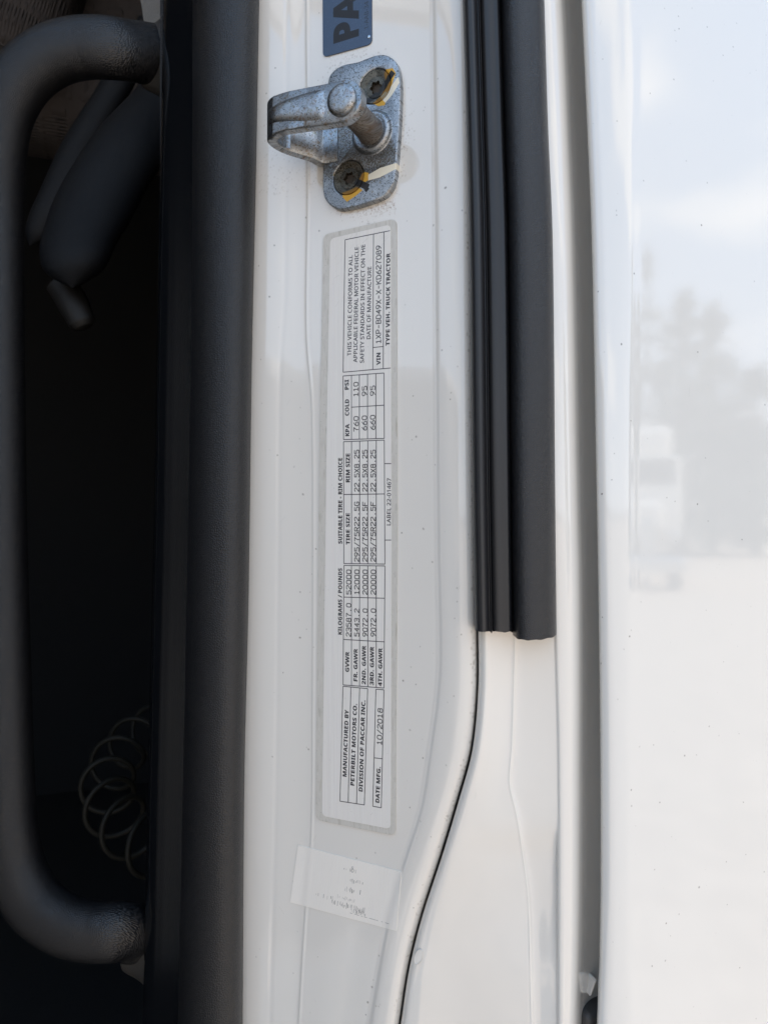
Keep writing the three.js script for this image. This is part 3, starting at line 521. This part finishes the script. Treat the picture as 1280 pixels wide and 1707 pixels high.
  text('VIN', 633.7, 608, 633.7, 587, true); ocr('1XP-BD49X-X-KD627089', 634.6, 572, 635, 409, 7.6); text('TYPE VEH. TRUCK TRACTOR', 649, 576, 650, 422, true);
  // pressures
  const box = (l, r, xs, dv) => { for (const q of [0, 1]) line([l[q][0], l[q][1]], [r[q][0], r[q][1]]); line(l[0], l[1]); line(r[0], r[1]); for (const [x, k] of xs) line([x, lerp(l[0][1], r[0][1], k)], [x, lerp(l[1][1], r[1][1], k)]); for (const [a, b] of dv) line(a, b); };
  box([[571.8, 627], [572.8, 733]], [[640, 622], [640.5, 731]], [[586, 0.2], [599, 0.4], [612.6, 0.6], [626.6, 0.8]], [[[586, 679], [640, 675.6]]]);
  text('KPA', 582.5, 728, 582.5, 707, true); text('COLD', 581.8, 693.5, 581.8, 665, true); text('PSI', 581.6, 650.5, 581.6, 632.5, true);
  ocr('760', 597.2, 718.8, 597.2, 694); ocr('110', 597, 660.5, 597, 637); ocr('660', 611, 717, 611, 693); ocr('95', 611.3, 659.5, 611.3, 643.5); ocr('660', 624.8, 716, 624.8, 692); ocr('95', 624.9, 659, 624.9, 643);
  // tyres and rims
  box([[572.8, 736.5], [573.2, 939.6]], [[640.5, 733.8], [641.5, 940.4]], [[586.1, 0.2], [599.6, 0.4], [613.1, 0.6], [627.1, 0.8]], [[[572.9, 824.5], [641, 823.5]]]);
  text('RIM SIZE', 583.2, 805, 583.2, 755.4, true); text('TIRE SIZE', 583.4, 908, 583.2, 855, true); text('SUITABLE TIRE - RIM CHOICE', 570, 907, 570, 763, true);
  [598.6, 612.1, 625.7].forEach((x, i) => { ocr('22.5X8.25', x, 819, x - 0.3, 750); ocr('295/75R22.5' + 'GFF'[i], x, 936, x - 0.2, 836.5); });
  text('KILOGRAMS / POUNDS', 569.8, 1059, 570, 947, true);
  // weights
  box([[573.4, 942.7], [571.8, 1141.7]], [[641.5, 943.5], [640, 1147]], [[586, 0.2], [599.4, 0.4], [613.2, 0.6], [627, 0.8]], [[[572.8, 1066], [640.5, 1070]], [[573.4, 995.4], [641.5, 997.4]]]);
  ['23587.0', '5443.2', '9072.0', '9072.0'].forEach((s, i) => ocr(s, [584.8, 598.4, 612.2, 625.8][i], 1061, [585, 598.6, 612.4, 626][i], i ? 1015 : 1006));
  ['52000', '12000', '20000', '20000'].forEach((s, i) => ocr(s, [585, 598.6, 612.3, 625.9][i], 991, [585, 598.6, 612.3, 625.9][i], 950));
  text('GVWR', 582, 1121, 582.4, 1087, true); text('FR. GAWR', 595.8, 1137, 596.2, 1081.8, true); text('2ND. GAWR', 609.5, 1141.5, 609.9, 1076.7, true); text('3RD. GAWR', 622.7, 1142.5, 623.2, 1078.3, true); text('4TH. GAWR', 636.2, 1144, 637, 1080.8, true);
  // maker and date
  line([571.8, 1144], [566.7, 1335.5]); line([585, 1145.4], [580.4, 1337.6]); line([599.5, 1146.8], [594.4, 1339.8]); line([612.8, 1148], [607.3, 1341.7]); line([571.8, 1144], [612.8, 1148]); line([566.7, 1335.5], [607.3, 1341.7]);
  text('MANUFACTURED BY', 577.3, 1296, 581, 1184, true); text('PETERBILT MOTORS CO.', 590.5, 1311, 595.2, 1173, true); text('DIVISION OF PACCAR INC.', 604.4, 1321, 609, 1167, true);
  line([626.6, 1148.9], [621.4, 1344]); line([640, 1150], [635.4, 1346.4]); line([626.6, 1148.9], [640, 1150]); line([621.4, 1344], [635.4, 1346.4]); line([624, 1263.3], [637.4, 1264.8]);
  text('DATE MFG.', 632, 1339.6, 634.2, 1278, true); ocr('10/2018', 636, 1241.8, 637.4, 1181.3);
  line([641.5, 900.4], [651.8, 900.4]); line([640.5, 773], [651.8, 773]); text('LABEL 22-01467', 650.8, 876.8, 651.3, 796.8);
  for (let y = 773; y < 900; y += 1.7) if (rnd() < 0.6 || (y > 841 && y < 872)) line([654.6, y], [654.6, y + (y > 841 && y < 872 ? 1.7 : 0.8)], 1.1);
  // the clear edge has its own dirty colour
  const [dc, dg] = canvas(512, 1024); dg.fillStyle = 'rgb(203,198,189)'; dg.fillRect(0, 0, 512, 1024);
  for (let i = 0; i < 2600; i++) { const k = rnd(); dg.fillStyle = `rgba(${k < 0.5 ? '160,156,144' : '228,228,222'},${rr(0.03, 0.16)})`; dg.beginPath(); dg.ellipse(rr(0, 512), rr(0, 1024), rr(0.6, 4), rr(0.6, 22), 0, 0, 7); dg.fill(); }
  for (let i = 0; i < 150; i++) { dg.fillStyle = `rgba(112,104,86,${rr(0.02, 0.12)})`; dg.beginPath(); dg.ellipse(rr(0, 512), rr(0, 1024), rr(2, 9), rr(6, 60), rr(-0.1, 0.1), 0, 7); dg.fill(); }
  for (let i = 0; i < 500; i++) { dg.fillStyle = `rgba(70,62,50,${rr(0.1, 0.45)})`; dg.beginPath(); dg.arc(rr(0, 512), rr(0, 1024), rr(0.5, 2), 0, 7); dg.fill(); }
  const film = canvasTex(dc); film.wrapS = film.wrapT = THREE.RepeatWrapping; film.repeat.set(1 / 0.05, 1 / 0.1);
  const filmMat = new THREE.MeshPhysicalMaterial({ map: film, roughness: 0.3, bumpMap: rep(fineTex, 0.03), bumpScale: 0.00002 });
  const print = canvasTex(c);
  const printMat = new THREE.MeshPhysicalMaterial({ map: print, roughness: 0.34, bumpMap: rep(fineTex, 0.02), bumpScale: 0.00001 });
  const outer = [V(526, 1367), V(659, 1393.5), V(662.5, 880), V(661, 363.5), V(538.5, 391), V(533, 700)];
  mesh('clear_film', flat(outer, 0.0038, 0.0001, 0.0005), filmMat, t);
  const inner = [V(537, 1360), V(651, 1382), V(652.5, 880), V(651, 374), V(550.5, 398), V(545, 700)];
  const pg = flat(inner, 0.0028, 0.0005, 0.00065), p = pg.attributes.position, u = pg.attributes.uv;
  for (let i = 0; i < p.count; i++) u.setXY(i, (p.getY(i) + HL) / (2 * HL), 1 - (p.getX(i) + HW) / (2 * HW));
  mesh('printed_sheet', pg, printMat, t);
}
{
  // metallic badge at the top of the frame
  const [uc, vc] = J(579, 20), t = thing('metal_badge', 'small dark metallic badge with black letters above the striker, cut by the picture edge', 'badge', fromJ(uc, vc, 0).toArray(), -TILT);
  const V = (x, y) => { const [u, v] = J(x, y, 0.0006); return new THREE.Vector2(u - uc, v - vc); };
  const S = 16000, HL = 0.034, HW = 0.015, C = (x, y) => { const p = V(x, y); return [(p.y + HL) * S, (p.x + HW) * S]; }, Z = (x, y) => C(520 + x / 7.53, y / 7.53);
  const [c, g] = canvas(2 * HL * S, 2 * HW * S), [m, h] = canvas(2 * HL * S, 2 * HW * S);
  g.fillStyle = 'rgb(84,94,108)'; g.fillRect(0, 0, c.width, c.height); h.fillStyle = 'rgb(0,80,235)'; h.fillRect(0, 0, c.width, c.height);
  for (let i = 0; i < 2600; i++) { const s = rr(-40, 70); g.fillStyle = `rgba(${92 + s},${104 + s},${120 + s},0.3)`; g.beginPath(); g.arc(rr(0, c.width), rr(0, c.height), rr(0.6, 2.6), 0, 7); g.fill(); }
  const letters = (str, x1, y1, x2, y2, capPx, wgt, col) => { const a = Z(x1, y1), b = Z(x2, y2), size = Math.abs(Z(x1 - capPx, y1)[1] - a[1]) / 0.73; for (const [k, cl] of [[g, col], [h, 'rgb(0,120,0)']]) { k.save(); k.translate(...a); k.rotate(Math.atan2(b[1] - a[1], b[0] - a[0])); k.font = `${wgt} ${size}px sans-serif`; k.scale(Math.hypot(b[0] - a[0], b[1] - a[1]) / k.measureText(str).width, 1); k.fillStyle = cl; k.fillText(str, 0, 0); if (wgt === 'bold' && capPx > 100) { k.strokeStyle = cl; k.lineWidth = size * 0.05; k.lineJoin = 'miter'; k.strokeText(str, 0, 0); } k.restore(); } };
  letters('P', 578, 486, 578, 208, 306, 'bold', 'rgb(26,25,28)'); letters('A', 578, 222, 578, -110, 306, 'bold', 'rgb(26,25,28)');
  letters('1-AAB-34', 708, 362, 708, 8, 52, 'normal', 'rgb(40,42,48)');
  const bm = new THREE.MeshStandardMaterial({ map: canvasTex(c), metalnessMap: canvasTex(m, false), metalness: 1, roughness: 1, bumpMap: rep(fineTex, 0.02), bumpScale: 0.00002 }); bm.roughnessMap = bm.metalnessMap;
  const pg = flat([V(538.3, 95.5), V(619.8, 73), V(619.6, -75), V(537.5, -60)], 0.0028, 0.0001, 0.0006), p = pg.attributes.position, u = pg.attributes.uv;
  for (let i = 0; i < p.count; i++) u.setXY(i, (p.getY(i) + HL) / (2 * HL), 1 - (p.getX(i) + HW) / (2 * HW));
  mesh('badge_plate', pg, bm, t);
  const dm = new THREE.SphereGeometry(0.0009, 14, 8); dm.scale(1, 1, 0.35); const q = V(520 + 712 / 7.53, 462 / 7.53); dm.translate(q.x, q.y, 0.0006);
  mesh('stud', dm, new THREE.MeshStandardMaterial({ color: 0xb8c4d0, metalness: 1, roughness: 0.25 }), t);
}
{
  // paper sticker with worn print, pressed over the fold of the pillar
  const cs = [[497.5, 1408.5], [669, 1452.5], [661, 1551.5], [484.5, 1503.5]], n = 44, m = 24, top = [], uv = [];
  const [c, g] = canvas(700, 384); g.fillStyle = 'rgb(234,228,219)'; g.fillRect(0, 0, 700, 384);
  for (let i = 0; i < 900; i++) { g.fillStyle = `rgba(${rnd() < 0.5 ? '250,246,244' : '206,200,196'},${rr(0.04, 0.16)})`; g.fillRect(rr(0, 700), rr(-50, 384), rr(0.5, 2), rr(10, 120)); }
  const worn = (x0, y0, w, h, n2, a) => { for (let i = 0; i < n2; i++) { const x = x0 + w * (i + rr(-0.2, 0.2)) / n2; if (rnd() < 0.72) { g.strokeStyle = `rgba(44,40,42,${rr(0.3, a)})`; g.lineWidth = rr(1.6, 3.6); g.beginPath(); g.moveTo(x, y0 + rr(0, h * 0.5)); g.lineTo(x + rr(-1.5, 1.5), y0 + h * rr(0.55, 1)); g.stroke(); } } };
  g.strokeStyle = 'rgba(58,54,56,0.75)'; g.lineWidth = 2.4; g.beginPath(); g.ellipse(378, 74, 8, 11, 0.3, 0, 6); g.stroke(); g.beginPath(); g.arc(376, 55, 6, 0.5, 6); g.stroke();
  worn(300, 62, 110, 26, 9, 0.6); worn(350, 118, 120, 38, 13, 0.7); worn(345, 182, 105, 38, 13, 0.75); worn(160, 262, 120, 44, 10, 0.7); worn(290, 250, 130, 30, 13, 0.55); worn(270, 288, 220, 40, 26, 0.9); worn(400, 310, 95, 36, 14, 0.9);
  g.strokeStyle = 'rgba(40,38,40,0.7)'; g.lineWidth = 1.8; for (let x = 390; x < 640; x += rr(8, 34)) { g.beginPath(); g.moveTo(x, 348 + (x - 390) * 0.008); g.lineTo(x + rr(5, 26), 349 + (x - 390) * 0.008); g.stroke(); }
  for (let j = 0; j <= m; j++) { const row = []; for (let i = 0; i <= n; i++) { const s = i / n, q = j / m, x = lerp(lerp(cs[0][0], cs[1][0], s), lerp(cs[3][0], cs[2][0], s), q), y = lerp(lerp(cs[0][1], cs[1][1], s), lerp(cs[3][1], cs[2][1], s), q); row.push(onPillar(x, y, 0.00032)); uv.push(s, 1 - q); } top.push(row); }
  const cen = top[m >> 1][n >> 1].clone();
  const gg = gridGeo(top.map(r => r.map(p => p.clone().sub(cen)))); gg.attributes.uv.array.set(uv);
  const ring = [...top[0], ...top.slice(1).map(r => r[n]), ...top[m].slice(0, -1).reverse(), ...top.slice(1, -1).map(r => r[0]).reverse(), top[0][0]].map(p => p.clone().sub(cen));
  const lo = ring.map(p => p.clone().add(new THREE.Vector3(SN * 0.0004, 0, -CS * 0.0004)));
  const edge = gridGeo([lo, ring], () => [0.01, 0.01]);
  const ms = mesh('paper_sticker', [gg, edge], new THREE.MeshPhysicalMaterial({ map: canvasTex(c), roughness: 0.6, bumpMap: rep(fineTex, 0.02), bumpScale: 0.00001 }), scene);
  ms.position.copy(cen); tag(ms, 'small blank-looking white paper sticker with worn grey print below the long label', 'sticker');
}

// ---------------------------------------------------------------- inside the cab
{
  const c = at(80, -60, 1.0), t = thing('driver_seat', 'dark woven fabric seat behind the top of the grab handle', 'seat', c.toArray(), TH);
  const b = new RoundedBoxGeometry(0.5, 0.66, 0.16, 8, 0.07); b.translate(-0.02, 0.07, 0); mesh('backrest', b, seatCloth, t);
  const s = new RoundedBoxGeometry(0.12, 0.6, 0.2, 8, 0.05); s.rotateZ(-0.25); s.translate(0.03, 0.06, 0.08); mesh('side_bolster', s, seatCloth, t);
}
{
  const D = 0.66, c = at(150, 330, D), t = thing('seat_armrest', 'smooth black plastic armrest slanting down inside the handle loop', 'armrest', c.toArray());
  const P = (x, y) => { const p = at(x, y, D).sub(c); return new THREE.Vector2(p.x, p.y); };
  const body = (pts, flat) => {                            // [x, y, half width in pixels, depth]
    const c3 = new THREE.CatmullRomCurve3(pts.map(p => at(p[0], p[1], p[3] ?? D).sub(c)), false, 'centripetal'), n = 90, rows = [];
    for (let i = 0; i <= n; i++) {
      const k = i / n, q = c3.getPoint(k), tg = c3.getTangent(k), z = new THREE.Vector3(0, 0, 1), b = new THREE.Vector3().crossVectors(tg, z).normalize(), j = k * (pts.length - 1), j0 = Math.min(pts.length - 2, Math.floor(j));
      const hw = lerp(pts[j0][2], pts[j0 + 1][2], smooth(0, 1, j - j0)) * D / F * Math.sqrt(Math.max(0.0004, 1 - Math.pow(smooth(0.86, 1, k), 2))), row = [];
      for (let m = 0; m <= 36; m++) { const w = m / 36 * 2 * Math.PI; row.push(q.clone().addScaledVector(b, hw * Math.cos(w)).addScaledVector(z, hw * flat * Math.sin(w))); }
      rows.push(row);
    }
    return mergeVertices(gridGeo(rows), 1e-6);
  };
  mesh('shell', body([[345, 60, 50, 0.72], [284, 160, 54, 0.7], [214, 250, 60, 0.67], [160, 340, 62, 0.65], [128, 415, 56, 0.63], [122, 480, 40, 0.62]], 0.62), darkPlastic, t);
  mesh('inner_shell', body([[250, 40, 26, 0.8], [190, 150, 30, 0.79], [130, 250, 32, 0.78], [80, 350, 28, 0.77], [50, 410, 20, 0.77]], 0.7), darkPlastic, t);
  mesh('end_cap', body([[100, 470, 24, 0.655], [122, 505, 25, 0.65], [136, 535, 22, 0.648], [142, 550, 14, 0.648]], 0.7), new THREE.MeshPhysicalMaterial({ color: new THREE.Color().setRGB(0.005, 0.004, 0.003), roughness: 0.6 }), t);
}
{
  const ax = [[268, 1208, 0.90], [238, 1222, 0.87], [213, 1243, 0.84], [193, 1270, 0.81], [180, 1300, 0.78], [181, 1332, 0.75], [196, 1362, 0.725], [226, 1391, 0.70], [268, 1418, 0.68], [310, 1440, 0.67]].map(p => at(...p));
  const axis = new THREE.CatmullRomCurve3(ax), cen = ax[5].clone(), pts = [], TN = 7.6;
  for (let i = 0; i <= 700; i++) {
    const k = i / 700, p = axis.getPointAt(k), tg = axis.getTangentAt(k), a = new THREE.Vector3(0, 1, 0).cross(tg).normalize(), b = tg.clone().cross(a).normalize(), w = k * TN * 2 * Math.PI;
    pts.push(p.clone().sub(cen).addScaledVector(a, 0.026 * Math.cos(w)).addScaledVector(b, 0.026 * Math.sin(w)));
  }
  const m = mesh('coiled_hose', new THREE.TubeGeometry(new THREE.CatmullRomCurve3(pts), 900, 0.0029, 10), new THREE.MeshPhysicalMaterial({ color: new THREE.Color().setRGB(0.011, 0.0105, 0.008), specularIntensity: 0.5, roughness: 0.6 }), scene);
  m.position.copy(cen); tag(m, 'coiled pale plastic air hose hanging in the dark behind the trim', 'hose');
}

// ---------------------------------------------------------------- what the paint mirrors: the open door, the yard, trees and a truck
{
  const h = PR.clone().addScaledVector(T, -1.08), ang = Math.atan2(0.866, 0.5);            // hinge, and the way the door swings out
  const t = new THREE.Group(); t.name = 'truck_door'; t.position.set(h.x, 0, h.z + 0.03); t.rotation.y = -ang; cab.add(t);
  const bx = (name, x0, x1, y0, y1, z0, z1, m, r = 0.012) => { const g = new RoundedBoxGeometry(x1 - x0, y1 - y0, z1 - z0, 3, r); g.translate((x0 + x1) / 2, (y0 + y1) / 2, (z0 + z1) / 2); return mesh(name, g, m, t); };
  const trim = new THREE.MeshStandardMaterial({ color: new THREE.Color().setRGB(0.25, 0.22, 0.18), roughness: 0.7 });
  bx('outer_skin', 0.02, 0.98, -0.85, 0.28, 0.0, 0.04, paintPlain); bx('inner_trim', 0.06, 0.94, -0.8, 0.25, -0.03, -0.001, trim);
  bx('armrest', 0.2, 0.8, -0.12, -0.03, -0.09, -0.031, trim, 0.02);
  bx('window_frame', 0.02, 0.09, 0.281, 1.02, 0, 0.04, paintPlain); bx('window_frame', 0.91, 0.98, 0.281, 1.02, 0, 0.04, paintPlain); bx('window_frame', 0.091, 0.909, 0.95, 1.02, 0, 0.04, paintPlain);
  mesh('pane', new THREE.BoxGeometry(0.82, 0.67, 0.005).translate(0.5, 0.615, 0.02), new THREE.MeshPhysicalMaterial({ color: 0xffffff, transmission: 1, thickness: 0, roughness: 0.02, ior: 1.5 }), t);
}
const GY = -1.75;
{
  const gt = dataTex(512, 512, (i, j) => { const u = i / 512, v = j / 512, n = fbm(u * 40, v * 40, 3, 4), f = hash3(i, j, 5), s = 168 + 34 * (n - 0.5) + 22 * (f - 0.5); return [s + 17, s, s - 18]; }, true);
  gt.repeat.set(60, 60);
  const g = mesh('ground', new THREE.PlaneGeometry(300, 300).rotateX(-Math.PI / 2).translate(0, GY, 0), new THREE.MeshStandardMaterial({ map: gt, roughness: 0.95 }), scene); g.userData.kind = 'structure';
}
{
  const bark = new THREE.MeshStandardMaterial({ color: new THREE.Color().setRGB(0.08, 0.06, 0.045), roughness: 1 });
  const leaf = new THREE.MeshStandardMaterial({ color: new THREE.Color().setRGB(0.07, 0.09, 0.065), roughness: 0.9, side: THREE.DoubleSide });
  const tree = (deg, R, H, w, label) => {
    const a = deg * Math.PI / 180, t = thing('tree', label, 'tree', [Math.sin(a) * R, GY, Math.cos(a) * R], rr(0, 6));
    const tk = new THREE.CylinderGeometry(0.06, 0.24, H * 0.92, 10); tk.translate(0, H * 0.46, 0);
    const limbs = [tk]; for (let i = 0; i < 9; i++) { const l = new THREE.CylinderGeometry(0.03, 0.08, w * 0.8, 6); l.translate(0, w * 0.4, 0); l.rotateZ(rr(0.6, 1.1)); l.rotateY(rr(0, 6.3)); l.translate(0, H * rr(0.2, 0.75), 0); limbs.push(l); }
    mesh('trunk', limbs, bark, t);
    const pos = [];
    for (let i = 0; i < 120; i++) {
      const k = rr(0, 1), rad = w * Math.pow(1 - k, 0.75) * 0.95 + 0.12, b = rr(0, 6.283), d = rad * Math.sqrt(rnd()), c = [Math.cos(b) * d, H * (0.07 + 0.93 * k), Math.sin(b) * d], s = rr(0.35, 0.8) * (1.15 - 0.6 * k);
      for (let q = 0; q < 60; q++) {
        const o = new THREE.Vector3(rr(-1, 1), rr(-1, 1), rr(-1, 1)); if (o.length() > 1) o.normalize(); const p = [c[0] + o.x * s, c[1] + o.y * s, c[2] + o.z * s];
        for (let v = 0; v < 3; v++) pos.push(p[0] + rr(-0.13, 0.13), p[1] + rr(-0.13, 0.13), p[2] + rr(-0.13, 0.13));
      }
    }
    const g = new THREE.BufferGeometry(); g.setAttribute('position', new THREE.Float32BufferAttribute(pos, 3)); g.setAttribute('uv', new THREE.Float32BufferAttribute(new Float32Array(pos.length / 3 * 2), 2)); g.computeVertexNormals();
    mesh('crown', g, leaf, t);
  };
  tree(60, 30, 12.2, 2.6, 'tallest pointed tree mirrored dimly in the white side panel');
  tree(57.4, 31, 9.6, 2.4, 'tree at the left of the row mirrored beside the panel edge');
  tree(63.2, 31, 10.6, 1.8, 'slim tree mirrored right of the tallest one in the side panel');
  tree(65.2, 33, 10.4, 2.0, 'slender tree mirrored near the right end of the row in the panel');
  tree(68, 32, 7.4, 2.6, 'lowest broad tree mirrored at the right edge of the side panel');
  tree(54.5, 32, 8.0, 2.6, 'bushy tree beyond the left end of the mirrored row');
}
{
  const a = 60.3 * Math.PI / 180, R = 18.5, t = thing('parked_truck', 'white truck parked across the yard, mirrored faintly low in the side panel', 'truck', [Math.sin(a) * R, GY, Math.cos(a) * R], a + Math.PI);
  const dark = new THREE.MeshPhysicalMaterial({ color: new THREE.Color().setRGB(0.02, 0.025, 0.03), roughness: 0.1 }), tyre = new THREE.MeshStandardMaterial({ color: new THREE.Color().setRGB(0.02, 0.02, 0.02), roughness: 0.9 }), chrome = new THREE.MeshStandardMaterial({ color: 0xc8ccd0, metalness: 1, roughness: 0.25 });
  const bx = (name, w, h, d, x, y, z, m, r = 0.08) => { const g = new RoundedBoxGeometry(w, h, d, 4, r); g.translate(x, y, z); return mesh(name, g, m, t); };
  bx('cab_body', 2.1, 2.0, 2.2, 0, 2.1, -0.4, paintPlain, 0.15); bx('roof_fairing', 1.7, 0.8, 1.8, 0, 3.46, -0.6, paintPlain, 0.25); bx('windscreen', 1.8, 0.62, 0.08, 0, 2.72, 0.7, dark, 0.03);
  bx('bonnet', 1.3, 0.75, 1.5, 0, 1.65, 1.35, paintPlain, 0.2); bx('grille', 0.9, 0.8, 0.08, 0, 1.2, 2.1, chrome, 0.03); bx('bumper', 2.2, 0.35, 0.2, 0, 0.6, 2.05, chrome, 0.08);
  for (const x of [-0.85, 0.85]) { bx('headlight', 0.25, 0.22, 0.1, x, 1.2, 2.0, chrome, 0.04); const w = new THREE.CylinderGeometry(0.5, 0.5, 0.3, 28); w.rotateZ(Math.PI / 2); w.translate(x, 0.5, 1.3); mesh('wheel', w, tyre, t); }
}
renderer.render(scene, camera);
